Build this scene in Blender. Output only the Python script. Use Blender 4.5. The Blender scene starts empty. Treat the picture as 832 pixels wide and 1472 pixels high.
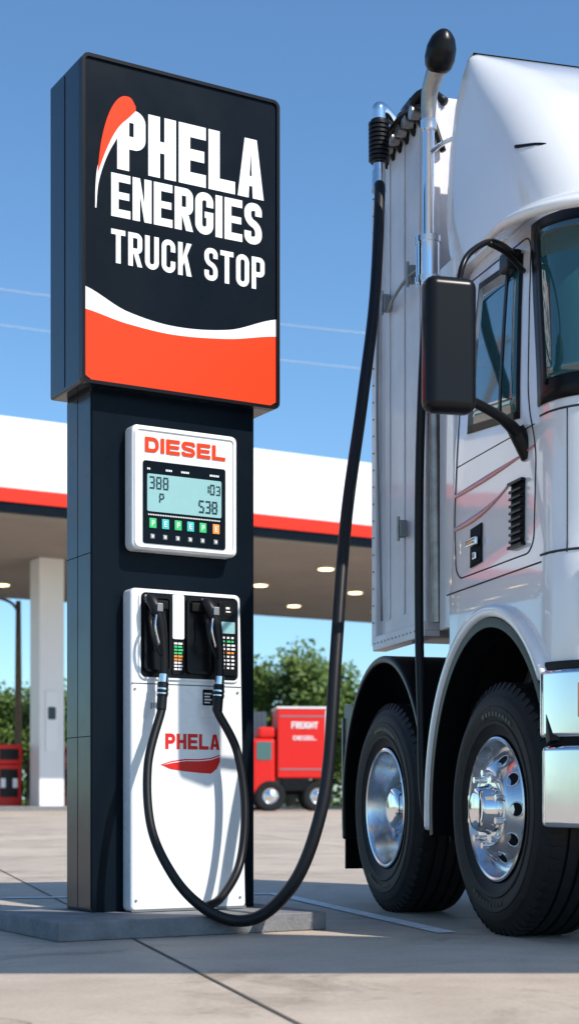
import bpy, bmesh, math, random
from mathutils import Vector, Matrix
random.seed(7)
scn=bpy.context.scene
R=math.radians
# ------------------------------------------------------------ materials
def mat(name,col,rough=.5,metal=0,coat=0,spec=.5,noise=0,nscale=5,bump=0,bscale=30,emit=None,estr=1,rnoise=0):
    m=bpy.data.materials.new(name); m.use_nodes=True
    nt=m.node_tree; b=nt.nodes['Principled BSDF']
    b.inputs['Base Color'].default_value=(*col,1); b.inputs['Roughness'].default_value=rough
    b.inputs['Metallic'].default_value=metal; b.inputs['Coat Weight'].default_value=coat
    b.inputs['Coat Roughness'].default_value=.04
    b.inputs['Specular IOR Level'].default_value=spec
    if emit: 
        b.inputs['Emission Color'].default_value=(*emit,1); b.inputs['Emission Strength'].default_value=estr
    if noise or bump or rnoise:
        tc=nt.nodes.new('ShaderNodeTexCoord')
    if noise or rnoise:
        n=nt.nodes.new('ShaderNodeTexNoise'); n.inputs['Scale'].default_value=nscale; n.inputs['Detail'].default_value=8
        n.inputs['Roughness'].default_value=.65
        nt.links.new(tc.outputs['Object'],n.inputs['Vector'])
        if noise:
            mr=nt.nodes.new('ShaderNodeMapRange'); mr.inputs[1].default_value=.3; mr.inputs[2].default_value=.7
            mr.inputs[3].default_value=1-noise; mr.inputs[4].default_value=1+noise*.6
            nt.links.new(n.outputs['Fac'],mr.inputs[0])
            mx=nt.nodes.new('ShaderNodeVectorMath'); mx.operation='SCALE'; mx.inputs[0].default_value=col
            nt.links.new(mr.outputs[0],mx.inputs['Scale']); nt.links.new(mx.outputs[0],b.inputs['Base Color'])
        if rnoise:
            m2=nt.nodes.new('ShaderNodeMapRange'); m2.inputs[1].default_value=.35; m2.inputs[2].default_value=.7
            m2.inputs[3].default_value=max(0,rough-rnoise); m2.inputs[4].default_value=rough+rnoise
            nt.links.new(n.outputs['Fac'],m2.inputs[0]); nt.links.new(m2.outputs[0],b.inputs['Roughness'])
    if bump:
        n2=nt.nodes.new('ShaderNodeTexNoise'); n2.inputs['Scale'].default_value=bscale; n2.inputs['Detail'].default_value=6
        nt.links.new(tc.outputs['Object'],n2.inputs['Vector'])
        bp=nt.nodes.new('ShaderNodeBump'); bp.inputs['Strength'].default_value=bump; bp.inputs['Distance'].default_value=.02
        nt.links.new(n2.outputs['Fac'],bp.inputs['Height']); nt.links.new(bp.outputs[0],b.inputs['Normal'])
    return m
M={}
M['navy']=mat('sign_navy',(.0035,.0075,.013),.32,spec=.09,noise=.12,nscale=3,rnoise=.05)
M['navyside']=mat('side_navy',(.004,.014,.026),.2,spec=.38,rnoise=.08,nscale=4)
M['blacktrim']=mat('black_trim',(.006,.006,.0075),.3,spec=.22)
M['rubber']=mat('rubber',(.008,.008,.010),.42,noise=.2,nscale=40,spec=.3)
M['tyre']=mat('tyre_rubber',(.011,.011,.012),.6,noise=.4,nscale=9,bump=.15,bscale=80,spec=.28)
M['white']=mat('white_print',(.86,.86,.86),.4,spec=.3)
M['orange']=mat('orange_red_print',(.80,.056,.014),.35,spec=.15)
M['cred']=mat('canopy_red',(.72,.035,.016),.4,spec=.2)
M['red']=mat('red_print',(.70,.02,.015),.35,spec=.3)
M['pumpwhite']=mat('pump_white_enamel',(.82,.83,.84),.28,coat=.4,noise=.02,nscale=3,rnoise=.04)
M['paint']=mat('truck_white_paint',(.84,.84,.85),.26,coat=1,noise=.03,nscale=1.6)
M['boxpanel']=mat('box_panel_white',(.72,.70,.73),.4,coat=.2,noise=.16,nscale=2.6,bump=.05,bscale=8)
M['chrome']=mat('chrome',(.86,.87,.88),.08,metal=1,rnoise=.04,nscale=8)
M['alu']=mat('polished_aluminium',(.78,.79,.80),.22,metal=1,rnoise=.08,nscale=12,noise=.08)
M['steel']=mat('weathered_steel',(.42,.39,.36),.38,metal=.8,noise=.3,nscale=12)
M['glass']=mat('dark_glass',(.02,.085,.095),.03,spec=.9,coat=1)
M['lcd']=mat('lcd',(.26,.47,.48),.25,noise=.05,nscale=10,emit=(.3,.62,.64),estr=.12)
M['lcddark']=mat('lcd_segment',(.01,.03,.04),.3)
M['green']=mat('key_green',(.04,.5,.16),.4,emit=(.04,.6,.2),estr=.1); M['teal']=mat('key_teal',(.06,.5,.48),.4,emit=(.05,.6,.6),estr=.1); M['key_o']=mat('key_orange',(.85,.3,.06),.4,emit=(.9,.3,.05),estr=.1)
M['plinth']=mat('plinth_concrete',(.20,.20,.21),.8,noise=.3,nscale=9,bump=.3,bscale=60)
M['amber']=mat('amber_lens',(.8,.2,.02),.15,coat=1)
M['lens']=mat('lamp_lens',(.75,.78,.8),.08,coat=1,metal=.4)
M['canopyw']=mat('canopy_white',(.82,.82,.82),.4,noise=.04,nscale=.4)
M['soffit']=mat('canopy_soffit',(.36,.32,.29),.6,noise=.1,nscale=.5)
M['glow']=mat('downlight',(1,.8,.5),.4,emit=(1,.72,.38),estr=6)
M['wood']=mat('wood_pole',(.2,.14,.09),.8,noise=.3,nscale=6)
M['bark']=mat('bark',(.09,.07,.05),.9,noise=.3,nscale=6)
M['grey']=mat('grey_metal',(.25,.26,.27),.45,metal=.5)
M['dark']=mat('dark_recess',(.006,.006,.007),.7,spec=.2)
M['seam']=mat('panel_gap',(.03,.03,.035),.7)
M['redreflect']=mat('painted_reflection_red',(.75,.20,.18),.3,coat=.6)  # pale red standing in for the canopy's reflection in the door
M['joint']=mat('expansion_joint',(.10,.085,.07),.9)
M['line']=mat('worn_line_paint',(.80,.80,.78),.7,noise=.3,nscale=12)
def leafmat():
    m=bpy.data.materials.new('foliage'); m.use_nodes=True; nt=m.node_tree; b=nt.nodes['Principled BSDF']
    tc=nt.nodes.new('ShaderNodeTexCoord'); n=nt.nodes.new('ShaderNodeTexNoise'); n.inputs['Scale'].default_value=1.3; n.inputs['Detail'].default_value=6
    nt.links.new(tc.outputs['Object'],n.inputs['Vector'])
    r=nt.nodes.new('ShaderNodeValToRGB'); r.color_ramp.elements[0].position=.35; r.color_ramp.elements[0].color=(.03,.075,.010,1)
    r.color_ramp.elements[1].position=.7; r.color_ramp.elements[1].color=(.15,.22,.035,1)
    nt.links.new(n.outputs['Fac'],r.inputs[0]); nt.links.new(r.outputs[0],b.inputs['Base Color']); b.inputs['Roughness'].default_value=.6
    return m
M['leaf']=leafmat()
def concrete():
    m=bpy.data.materials.new('forecourt_concrete'); m.use_nodes=True; nt=m.node_tree; b=nt.nodes['Principled BSDF']
    tc=nt.nodes.new('ShaderNodeTexCoord')
    def noise(s,d,rg=.6,dist=0):
        n=nt.nodes.new('ShaderNodeTexNoise'); n.inputs['Scale'].default_value=s; n.inputs['Detail'].default_value=d; n.inputs['Roughness'].default_value=rg; n.inputs['Distortion'].default_value=dist
        nt.links.new(tc.outputs['Object'],n.inputs['Vector']); return n
    def ramp(src,p0,c0,p1,c1):
        r=nt.nodes.new('ShaderNodeValToRGB'); r.color_ramp.elements[0].position=p0; r.color_ramp.elements[0].color=(*c0,1)
        r.color_ramp.elements[1].position=p1; r.color_ramp.elements[1].color=(*c1,1); nt.links.new(src,r.inputs[0]); return r
    def mul(a,b_,f):
        mx=nt.nodes.new('ShaderNodeMixRGB'); mx.blend_type='MULTIPLY'; mx.inputs[0].default_value=f
        nt.links.new(a,mx.inputs[1]); nt.links.new(b_,mx.inputs[2]); return mx.outputs[0]
    n1=noise(.45,6); n2=noise(3.2,8,.7); n3=noise(55,4); n4=noise(1.1,9,.75,.8)
    ad2=nt.nodes.new('ShaderNodeMath'); ad2.operation='MULTIPLY'; ad2.inputs[1].default_value=.55
    nt.links.new(n1.outputs['Fac'],ad2.inputs[0])
    ad=nt.nodes.new('ShaderNodeMath'); ad.operation='MULTIPLY_ADD'; ad.inputs[1].default_value=.45
    nt.links.new(n2.outputs['Fac'],ad.inputs[0]); nt.links.new(ad2.outputs[0],ad.inputs[2])
    base=ramp(ad.outputs[0],.32,(.40,.325,.255),.66,(.60,.505,.41))
    grain=ramp(n3.outputs['Fac'],.35,(.62,.60,.58),.6,(1,1,1))
    stain=ramp(n4.outputs['Fac'],.34,(.52,.50,.48),.47,(1,1,1))
    c=mul(base.outputs[0],grain.outputs[0],.35); c=mul(c,stain.outputs[0],.75)
    nt.links.new(c,b.inputs['Base Color'])
    mr=nt.nodes.new('ShaderNodeMapRange'); mr.inputs[1].default_value=.3; mr.inputs[2].default_value=.7; mr.inputs[3].default_value=.5; mr.inputs[4].default_value=.85
    nt.links.new(n1.outputs['Fac'],mr.inputs[0]); nt.links.new(mr.outputs[0],b.inputs['Roughness']); b.inputs['Specular IOR Level'].default_value=.3
    bp=nt.nodes.new('ShaderNodeBump'); bp.inputs['Strength'].default_value=.08; bp.inputs['Distance'].default_value=.005
    nt.links.new(n3.outputs['Fac'],bp.inputs['Height']); nt.links.new(bp.outputs[0],b.inputs['Normal'])
    return m
M['concrete']=concrete()
M['grass']=mat('grass',(.06,.09,.025),.9,noise=.35,nscale=.6)
# ------------------------------------------------------------ helpers
def empty(name,loc=(0,0,0),rz=0):
    e=bpy.data.objects.new(name,None); scn.collection.objects.link(e); e.location=loc; e.rotation_euler=(0,0,rz); e.empty_display_size=.1; return e
def mk(name,verts,faces,m,parent=None,smooth=False):
    me=bpy.data.meshes.new(name); me.from_pydata([tuple(v) for v in verts],[],faces); me.update()
    o=bpy.data.objects.new(name,me); scn.collection.objects.link(o)
    if m is not None: me.materials.append(M[m] if isinstance(m,str) else m)
    if smooth:
        for p in me.polygons: p.use_smooth=True
    if parent: o.parent=parent
    return o
def fixn(o):
    bm=bmesh.new(); bm.from_mesh(o.data); bmesh.ops.recalc_face_normals(bm,faces=bm.faces); bm.to_mesh(o.data); bm.free()
def bev(o,w,seg=3):
    if w>0:
        b=o.modifiers.new('b','BEVEL'); b.width=w; b.segments=seg; b.limit_method='ANGLE'; b.angle_limit=R(35)
        for p in o.data.polygons: p.use_smooth=True
        wn=o.modifiers.new('w','WEIGHTED_NORMAL'); wn.keep_sharp=True
    return o
def box(name,P,x0,x1,y0,y1,z0,z1,m,b=0,seg=3):
    v=[(x,y,z) for z in(z0,z1) for y in(y0,y1) for x in(x0,x1)]
    f=[(0,2,3,1),(4,5,7,6),(0,1,5,4),(2,6,7,3),(0,4,6,2),(1,3,7,5)]
    return bev(mk(name,v,f,m,P),b,seg)
def rpanel(name,P,x0,x1,z0,z1,y0,y1,r,m,b=0,taper=0,n=6):
    pts=[]
    for cx,cz,a0 in((x1-r,z1-r,0),(x0+r,z1-r,90),(x0+r,z0+r,180),(x1-r,z0+r,270)):
        for i in range(n+1):
            a=R(a0+90*i/n); pts.append((cx+r*math.cos(a),cz+r*math.sin(a)))
    k=len(pts)
    v=[(x,y0,z) for x,z in pts]+[(x,y1,z) for x,z in pts]
    f=[tuple(range(k))[::-1],tuple(range(k,2*k))]+[(i,(i+1)%k,k+(i+1)%k,k+i) for i in range(k)]
    o=mk(name,v,f,m,P); fixn(o)
    return bev(o,b,2)
def frame_rr(name,P,x0,x1,z0,z1,y0,y1,r,w,m):
    def ring(x0,x1,z0,z1,r,n=6):
        pts=[]
        for cx,cz,a0 in((x1-r,z1-r,0),(x0+r,z1-r,90),(x0+r,z0+r,180),(x1-r,z0+r,270)):
            for i in range(n+1):
                a=R(a0+90*i/n); pts.append((cx+r*math.cos(a),cz+r*math.sin(a)))
        return pts
    a=ring(x0,x1,z0,z1,r); c=ring(x0+w,x1-w,z0+w,z1-w,max(r-w,.004)); k=len(a)
    v=[(x,y0,z) for x,z in a]+[(x,y0,z) for x,z in c]+[(x,y1,z) for x,z in a]+[(x,y1,z) for x,z in c]
    f=[]
    for i in range(k):
        j=(i+1)%k
        f+=[(i,j,k+j,k+i),(2*k+i,2*k+j,j,i),(k+i,k+j,3*k+j,3*k+i),(2*k+i,3*k+i,3*k+j,2*k+j)]
    o=mk(name,v,f,m,P); fixn(o); return o
def catmull(pts,n=8):
    out=[]; P=[Vector(p) for p in pts]; P=[P[0]*2-P[1]]+P+[P[-1]*2-P[-2]]
    for i in range(1,len(P)-2):
        for j in range(n):
            t=j/n; a,b,c,d=P[i-1],P[i],P[i+1],P[i+2]
            out.append(.5*((2*b)+(c-a)*t+(2*a-5*b+4*c-d)*t*t+(3*b-a-3*c+d)*t**3))
    out.append(P[-2]); return out
def tube(name,P,pts,r,m,smooth=True,n=8,seg=14,cap=True):
    rr=r if isinstance(r,(list,tuple)) else [r]*len(pts)
    if smooth:
        C=catmull([(*p,) for p in pts],n)
        RR=[]
        for i in range(len(pts)-1):
            for j in range(n): RR.append(rr[i]+(rr[i+1]-rr[i])*j/n)
        RR.append(rr[-1])
    else: C=[Vector(p) for p in pts]; RR=rr
    v=[];f=[]
    up=None
    for i,c in enumerate(C):
        t=(C[min(i+1,len(C)-1)]-C[max(i-1,0)]).normalized()
        if up is None:
            up=Vector((0,0,1)) if abs(t.z)<.9 else Vector((1,0,0))
            up=(up-t*up.dot(t)).normalized()
        else: up=(up-t*up.dot(t)).normalized()
        s=t.cross(up)
        for k in range(seg):
            a=2*math.pi*k/seg; v.append(c+(up*math.cos(a)+s*math.sin(a))*RR[i])
    for i in range(len(C)-1):
        for k in range(seg):
            k2=(k+1)%seg; f.append((i*seg+k,i*seg+k2,(i+1)*seg+k2,(i+1)*seg+k))
    if cap: f+=[tuple(range(seg))[::-1],tuple(range((len(C)-1)*seg,len(C)*seg))]
    o=mk(name,v,f,m,P,True); fixn(o)
    return o
def cyl(name,P,p0,p1,r,m,seg=24,b=0):
    o=tube(name,P,[p0,p1],r,m,False,seg=seg)
    o.data.polygons[-1].use_smooth=False; o.data.polygons[-2].use_smooth=False
    md=o.modifiers.new('e','EDGE_SPLIT'); md.split_angle=R(40)
    return o
def lathe(name,P,prof,c,m,seg=64,split=35):
    v=[];f=[];n=len(prof)
    for k in range(seg):
        a=2*math.pi*k/seg
        for (y,r) in prof: v.append((c[0]+r*math.cos(a),c[1]+y,c[2]+r*math.sin(a)))
    for k in range(seg):
        k2=(k+1)%seg
        for i in range(n-1): f.append((k*n+i,k*n+i+1,k2*n+i+1,k2*n+i))
    o=mk(name,v,f,m,P,True)
    bm=bmesh.new(); bm.from_mesh(o.data); bmesh.ops.remove_doubles(bm,verts=bm.verts,dist=1e-5); bmesh.ops.recalc_face_normals(bm,faces=bm.faces); bm.to_mesh(o.data); bm.free()
    md=o.modifiers.new('e','EDGE_SPLIT'); md.split_angle=R(split)
    return o
def join_mesh(name,P,parts,m):
    V=[];F=[]
    for v,f in parts:
        o=len(V); V+=v; F+=[tuple(i+o for i in q) for q in f]
    return mk(name,V,F,m,P)
# ---- lettering
def fillet(pts,r,closed=False,n=6):
    out=[];k=len(pts)
    for i,p in enumerate(pts):
        if not closed and i in(0,k-1): out.append(p); continue
        a=pts[i-1]; c=pts[(i+1)%k]; p=Vector(p)
        da=(Vector(a)-p); dc=(Vector(c)-p)
        ra=min(r,da.length*.5); rc=min(r,dc.length*.5); rr=min(ra,rc)
        s=p+da.normalized()*rr; e=p+dc.normalized()*rr
        for j in range(n+1):
            t=j/n; w=math.sqrt(.5)
            q=(s*(1-t)**2+p*(2*t*(1-t)*w)+e*t*t)/((1-t)**2+2*t*(1-t)*w+t*t)
            out.append((q.x,q.y))
    return out
def ribbon(pts,t,closed=False):
    P=[Vector(p) for p in pts]; Q=[P[0]]
    for p in P[1:]:
        if (p-Q[-1]).length>1e-6: Q.append(p)
    if closed and (Q[0]-Q[-1]).length<1e-6: Q.pop()
    k=len(Q); L=[];Rr=[]
    for i in range(k):
        if closed: d0=(Q[i]-Q[i-1]).normalized(); d1=(Q[(i+1)%k]-Q[i]).normalized()
        else:
            d0=(Q[i]-Q[i-1]).normalized() if i>0 else (Q[1]-Q[0]).normalized()
            d1=(Q[i+1]-Q[i]).normalized() if i<k-1 else d0
        n0=Vector((-d0.y,d0.x)); n1=Vector((-d1.y,d1.x)); n=(n0+n1).normalized(); sc=t/2/max(n.dot(n0),.4)
        L.append(Q[i]+n*sc); Rr.append(Q[i]-n*sc)
    v=L+Rr; f=[(i,i+1,k+i+1,k+i) for i in range(k-1)]
    if closed: f.append((k-1,0,k,2*k-1))
    return [(p.x,p.y) for p in v],f
def rect(x0,x1,y0,y1): return [(x0,y0),(x1,y0),(x1,y1),(x0,y1)],[(0,1,2,3)]
def poly(p): return list(p),[tuple(range(len(p)))]
def glyph(c,w,h,t):
    th=min(t,h*.24); r=w*.38
    T=min(t,th)
    x0,x1,y0,y1=T/2,w-T/2,T/2,h-T/2
    g=[]
    if c=='H': g=[rect(0,t,0,h),rect(w-t,w,0,h),rect(t,w-t,h*.5-T*.45,h*.5+T*.45)]
    elif c=='E': g=[rect(0,t,0,h),rect(t,w,h-T,h),rect(t,w,0,T),rect(t,w*.94,h*.5-T*.45,h*.5+T*.45)]
    elif c=='F': g=[rect(0,t,0,h),rect(t,w,h-T,h),rect(t,w*.94,h*.5-T*.45,h*.5+T*.45)]
    elif c=='L': g=[rect(0,t,0,h),rect(t,w,0,T)]
    elif c=='I': g=[rect(0,w,0,h)]
    elif c=='T': g=[rect(0,w,h-T,h),rect(w/2-t/2,w/2+t/2,0,h-T)]
    elif c in'PR':
        m=h*.46
        g=[rect(0,t,0,h),ribbon(fillet([(t,y1),(x1,y1),(x1,m),(t,m)],r),T)]
        if c=='R': g.append(poly([(w*.38,m-T/2),(w*.38+t,m-T/2),(w,0),(w-t,0)]))
    elif c=='D': g=[rect(0,t,0,h),ribbon(fillet([(t,y1),(x1,y1),(x1,y0),(t,y0)],r),T)]
    elif c=='A':
        def xi(y): return t+(w/2-t)*y/(.78*h)
        g=[poly([(0,0),(t,0),(w/2,.78*h),(w/2,h),(w/2-t*.55,h)]),poly([(w,0),(w/2+t*.55,h),(w/2,h),(w/2,.78*h),(w-t,0)]),
           poly([(xi(.2*h),.2*h),(w-xi(.2*h),.2*h),(w-xi(.37*h),.37*h),(xi(.37*h),.37*h)])]
    elif c=='N': g=[rect(0,t,0,h),rect(w-t,w,0,h),poly([(t,h),(t,h*.6),(w-t,0),(w-t,h*.4)])]
    elif c=='K':
        e=lambda q:(t+q*(w-t),.28*h+q*.72*h)
        g=[rect(0,t,0,h),poly([(t,.28*h),e(1),(w-1.1*t,h),(t,.56*h)]),poly([e(.2),(w-1.1*t,0),(w,0),e(.48)])]
    elif c=='C': g=[ribbon(fillet([(x1,.64*h),(x1,y1),(x0,y1),(x0,y0),(x1,y0),(x1,.36*h)],r),T)]
    elif c=='G': g=[ribbon(fillet([(x1,.66*h),(x1,y1),(x0,y1),(x0,y0),(x1,y0),(x1,.40*h)],r),T),rect(w*.52,w,.40*h,.40*h+T*.8)]
    elif c=='O': g=[ribbon(fillet([(x1,y1),(x0,y1),(x0,y0),(x1,y0)],r,True),T,True)]
    elif c=='U': g=[ribbon(fillet([(x0,h),(x0,y0),(x1,y0),(x1,h)],r),T)]
    elif c=='S': g=[ribbon(fillet([(x1,.69*h),(x1,y1),(x0,y1),(x0,.56*h),(x1,.44*h),(x1,y0),(x0,y0),(x0,.31*h)],r*.8),T)]
    return g
def text(name,P,s,x,z,w,h,t,m,y,gap=.12,tilt=0):
    n=sum(0 if c in'I' else (.55 if c==' ' else 1) for c in s); ni=s.count('I'); ng=len(s)-1
    cw=(w-ni*t)/(n+gap*ng); parts=[];cx=x
    for c in s:
        lw=t if c=='I' else (.55*cw if c==' ' else cw)
        if c!=' ':
            for i,(v,f) in enumerate(glyph(c,lw,h,t)):
                parts.append(([(cx+a,y-i*.0003,z+b+tilt*(cx+a-x)) for a,b in v],f))
        cx+=lw+gap*cw
    return join_mesh(name,P,parts,m)
SEG={'0':'abcdef','1':'bc','2':'abged','3':'abgcd','5':'afgcd','6':'afgedc','7':'abc','8':'abcdefg','9':'abcfgd','P':'abefg','4':'fgbc'}
def seg7(parts,ch,x,z,w,h,t,y):
    g=t*.25; H=h/2
    S={'a':(g,w-g,h-t,h),'d':(g,w-g,0,t),'g':(t,w-t,H-t/2,H+t/2),'f':(0,t,H+g,h-t-g),'b':(w-t,w,H+g,h-t-g),'e':(0,t,t+g,H-g),'c':(w-t,w,t+g,H-g)}
    for s in SEG[ch]:
        a,b,c,d=S[s]; parts.append(([(x+a,y,z+c),(x+b,y,z+c),(x+b,y,z+d),(x+a,y,z+d)],[(0,1,2,3)]))
def flat(name,P,pts,y,m):
    return mk(name,[(p[0],y,p[1]) for p in pts],[tuple(range(len(pts)))],m,P)
def strip(name,P,xs,lo,hi,y,m):
    v=[(x,y,a) for x,a in zip(xs,lo)]+[(x,y,a) for x,a in zip(xs,hi)]; k=len(xs)
    return mk(name,v,[(i,i+1,k+i+1,k+i) for i in range(k-1)],m,P)
def interp(x,X,Y):
    for i in range(len(X)-1):
        if x<=X[i+1] or i==len(X)-2:
            t=(x-X[i])/(X[i+1]-X[i]); y0=Y[max(i-1,0)];y1=Y[i];y2=Y[i+1];y3=Y[min(i+2,len(Y)-1)]
            return .5*(2*y1+(y2-y0)*t+(2*y0-5*y1+4*y2-y3)*t*t+(3*y1-y0-3*y2+y3)*t**3)
# ------------------------------------------------------------ ground
def gz(y):
    t=min(max((y-14)/24,0),1); return .3*t*t*(3-2*t)
ys=[-40,-10,0,5,10,14,16,18,20,22,24,26,28,30,32,34,36,38,45,60,78]
xs=[-120,-60,-30,-15,0,15,30,60,120]
v=[(x,y,gz(y)) for y in ys for x in xs]; nx=len(xs)
f=[(j*nx+i,j*nx+i+1,(j+1)*nx+i+1,(j+1)*nx+i) for j in range(len(ys)-1) for i in range(nx-1)]
mk('ground',v,f,'concrete',smooth=True)
mk('grass_field',[(-1500,78,.296),(1500,78,.296),(1500,3000,.296),(-1500,3000,.296)],[(0,1,2,3)],'grass')
mk('grass_verge',[(-1500,-40,.0),(-120,-40,.0),(-120,78,.25),(-1500,78,.25),(120,-40,0),(1500,-40,0),(1500,78,.25),(120,78,.25)],[(0,1,2,3),(4,5,6,7)],'grass')
TR=R(-74.9)
gj=empty('expansion_joints',(-.402,5.776,0),TR)
parts=[]
def gline(x0,y0,x1,y1,w,z):
    d=Vector((x1-x0,y1-y0)).normalized(); n=Vector((-d.y,d.x))*w/2
    k=24
    V=[];F=[]
    for i in range(k+1):
        t=i/k; px=x0+(x1-x0)*t; py=y0+(y1-y0)*t
        for s in(-1,1):
            a=px+n.x*s; b=py+n.y*s
            wy=5.776+math.sin(TR)*a+math.cos(TR)*b
            V.append((a,b,z+gz(wy)))
    for i in range(k): F.append((2*i,2*i+1,2*i+3,2*i+2))
    return V,F
for q in(-2,-1,0,1,2): parts.append(gline(-34,q*4.5,9,q*4.5,.012,.004))
for q in(-24.5,-20,-15.5,-11,-6.7,): parts.append(gline(q,-22,q,22,.012,.0045))
parts.append(gline(3.2,-22,3.2,22,.012,.0045))
join_mesh('joint_lines',gj,parts,'joint')
# a fine wandering crack
rnd=random.Random(11); pts=[(.35,-.9)]; 
for i in range(26): pts.append((pts[-1][0]+.055+rnd.uniform(-.02,.02),pts[-1][1]+rnd.uniform(-.045,.06)))
cv,cf=ribbon(pts,.004); mk('hairline_crack',[(a,b,.0035) for a,b in cv],cf,'joint',gj)
pts=[(-1.2,2.2)]
for i in range(30): pts.append((pts[-1][0]+rnd.uniform(-.04,.04),pts[-1][1]-.06+rnd.uniform(-.02,.02)))
cv,cf=ribbon(pts,.004); mk('hairline_crack_far',[(a,b,.0035) for a,b in cv],cf,'joint',gj)
pl=empty('parking_lines',(.0,9.75,0),TR)
mk('bay_line',[(-.4,-.05,.005),(2.75,-.05,.005),(2.75,.05,.005),(-.4,.05,.005)],[(0,1,2,3)],'line',pl)
mk('bay_line_cross',[(-.4,-2.2,.005),(-.3,-2.2,.005),(-.3,-.055,.005),(-.4,-.055,.005)],[(0,1,2,3)],'line',pl)
# ------------------------------------------------------------ pylon sign
PX,PY=-.911,7.22; PR=R(30)
def pw(a,b,z): return (PX+.866*a-.5*b,PY+.5*a+.866*b,z)
pl=empty('concrete_plinth',(PX,PY,0),PR)
box('slab',pl,-.353,.98,-.47,.36,0,.085,'plinth',.008)
S=empty('truck_stop_pylon_sign',(PX,PY,0),PR)
box('column_core',S,.0,.851,.0,.307,.085,2.53,'navy',.004,2)
box('column_side_panel',S,-.004,-.0005,.012,.16,.1,2.5,'navyside')
box('column_side_panel_rear',S,-.004,-.0005,.168,.297,.1,2.5,'navyside')
for zz in(.9,1.75): box('column_side_joint',S,-.005,-.0042,.012,.297,zz,zz+.004,'dark')
x0,x1,y0,y1,z0,z1=-.081,.939,-.08,.325,2.514,4.007
box('sign_housing',S,x0,x1,y0+.012,y1,z0,z1,'navyside',.012)
box('sign_side_seam',S,x0-.002,x0+.001,.13,.136,z0+.02,z1-.02,'dark')
frame_rr('sign_rim',S,x0-.006,x1+.006,z0-.006,z1+.006,y0-.012,y0+.03,.035,.016,'blacktrim')
fy=y0-.002
rpanel('sign_face',S,x0+.009,x1-.009,z0+.009,z1-.009,fy,y0+.02,.022,'navy')
L=x0
XW=[0,.21,.46,.755,1.02]; W=[.438,.353,.318,.346,.436]; RD=[.333,.295,.278,.302,.352]
xx=[.011+i*(.998/30) for i in range(31)]
whi=[z0+interp(x,XW,W) for x in xx]; red=[z0+interp(x,XW,RD) for x in xx]
strip('white_wave',S,[L+x for x in xx],red,whi,fy-.0015,'white')
lo=[z0+.011+(.02-math.sqrt(max(0,.02**2-max(0,.02-min(x-.011,1.009-x))**2))) for x in xx]
strip('red_field',S,[L+x for x in xx],lo,red,fy-.0018,'orange')
text('lettering_name',S,'PHELA',L+.17,z0+1.0,.77,.285,.060,'white',fy-.002,gap=.10)
text('lettering_energies',S,'ENERGIES',L+.14,z0+.778,.79,.20,.037,'white',fy-.002,gap=.12)
text('lettering_truck_stop',S,'TRUCK STOP',L+.14,z0+.565,.805,.155,.024,'white',fy-.002,gap=.2)
out=catmull([(.072,.97,0),(.088,1.10,0),(.115,1.21,0),(.15,1.29,0),(.19,1.335,0),(.235,1.34,0),(.262,1.305,0)],5)
inn=catmull([(.074,.965,0),(.105,1.05,0),(.135,1.12,0),(.165,1.175,0),(.195,1.215,0),(.225,1.245,0),(.262,1.285,0)],5)
k=len(out); mk('swoosh_red',[(L+p.x,fy-.0045,z0+p.y) for p in out]+[(L+p.x,fy-.0045,z0+p.y) for p in inn],[(i,i+1,k+i+1,k+i) for i in range(k-1)],'orange',S)
out=catmull([(.060,.80,0),(.062,.90,0),(.072,.99,0),(.100,1.05,0),(.135,1.125,0),(.17,1.185,0),(.2,1.22,0)],5)
inn=catmull([(.066,.80,0),(.074,.90,0),(.094,.98,0),(.125,1.06,0),(.16,1.125,0),(.19,1.175,0),(.215,1.20,0)],5)
mk('swoosh_white',[(L+p.x,fy-.0036,z0+p.y) for p in out]+[(L+p.x,fy-.0036,z0+p.y) for p in inn],[(i,i+1,k+i+1,k+i) for i in range(k-1)],'white',S)
# ------------------------------------------------------------ diesel pump
D=empty('diesel_pump',(PX,PY,0),PR)
rpanel('display_housing',D,.161,.711,1.77,2.35,-.09,-.0005,.03,'pumpwhite',.012)
frame_rr('display_bezel',D,.172,.70,1.781,2.339,-.096,-.088,.028,.012,'pumpwhite')
text('diesel_lettering',D,'DIESEL',.225,2.225,.42,.07,.019,'orange',-.0935,gap=.14)
rpanel('display_screen',D,.215,.645,1.80,2.185,-.0945,-.088,.012,'navy')
rpanel('lcd',D,.235,.622,1.95,2.125,-.0965,-.093,.008,'lcd')
p=[]
for ch,x in zip('388',(.245,.280,.315)): seg7(p,ch,x,2.055,.028,.058,.007,-.0985)
for ch,x in zip('10',(.53,.560)): seg7(p,ch,x,2.055,.026,.05,.007,-.0985)
seg7(p,'3',.592,2.055,.024,.045,.006,-.0985)
seg7(p,'P',.295,1.985,.026,.052,.007,-.0985)
for ch,x in zip('538',(.50,.535,.570)): seg7(p,ch,x,1.965,.030,.060,.008,-.0985)
join_mesh('lcd_digits',D,p,'lcddark')
p=[]
for x,w in((.235,.018),(.33,.035),(.41,.04),(.56,.05)): 
    for k in range(int(w/.008)): p.append(([(x+k*.0085,-.0965,2.143+.0),(x+k*.0085+.006,-.0965,2.143),(x+k*.0085+.006,-.0965,2.152),(x+k*.0085,-.0965,2.152)],[(0,1,2,3)]))
for k in range(44):
    x=.24+k*.0086; p.append(([(x,-.0965,1.932),(x+.005,-.0965,1.932),(x+.005,-.0965,1.938),(x,-.0965,1.938)],[(0,1,2,3)]))
join_mesh('tiny_print',D,p,'white')
p=[]
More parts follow.
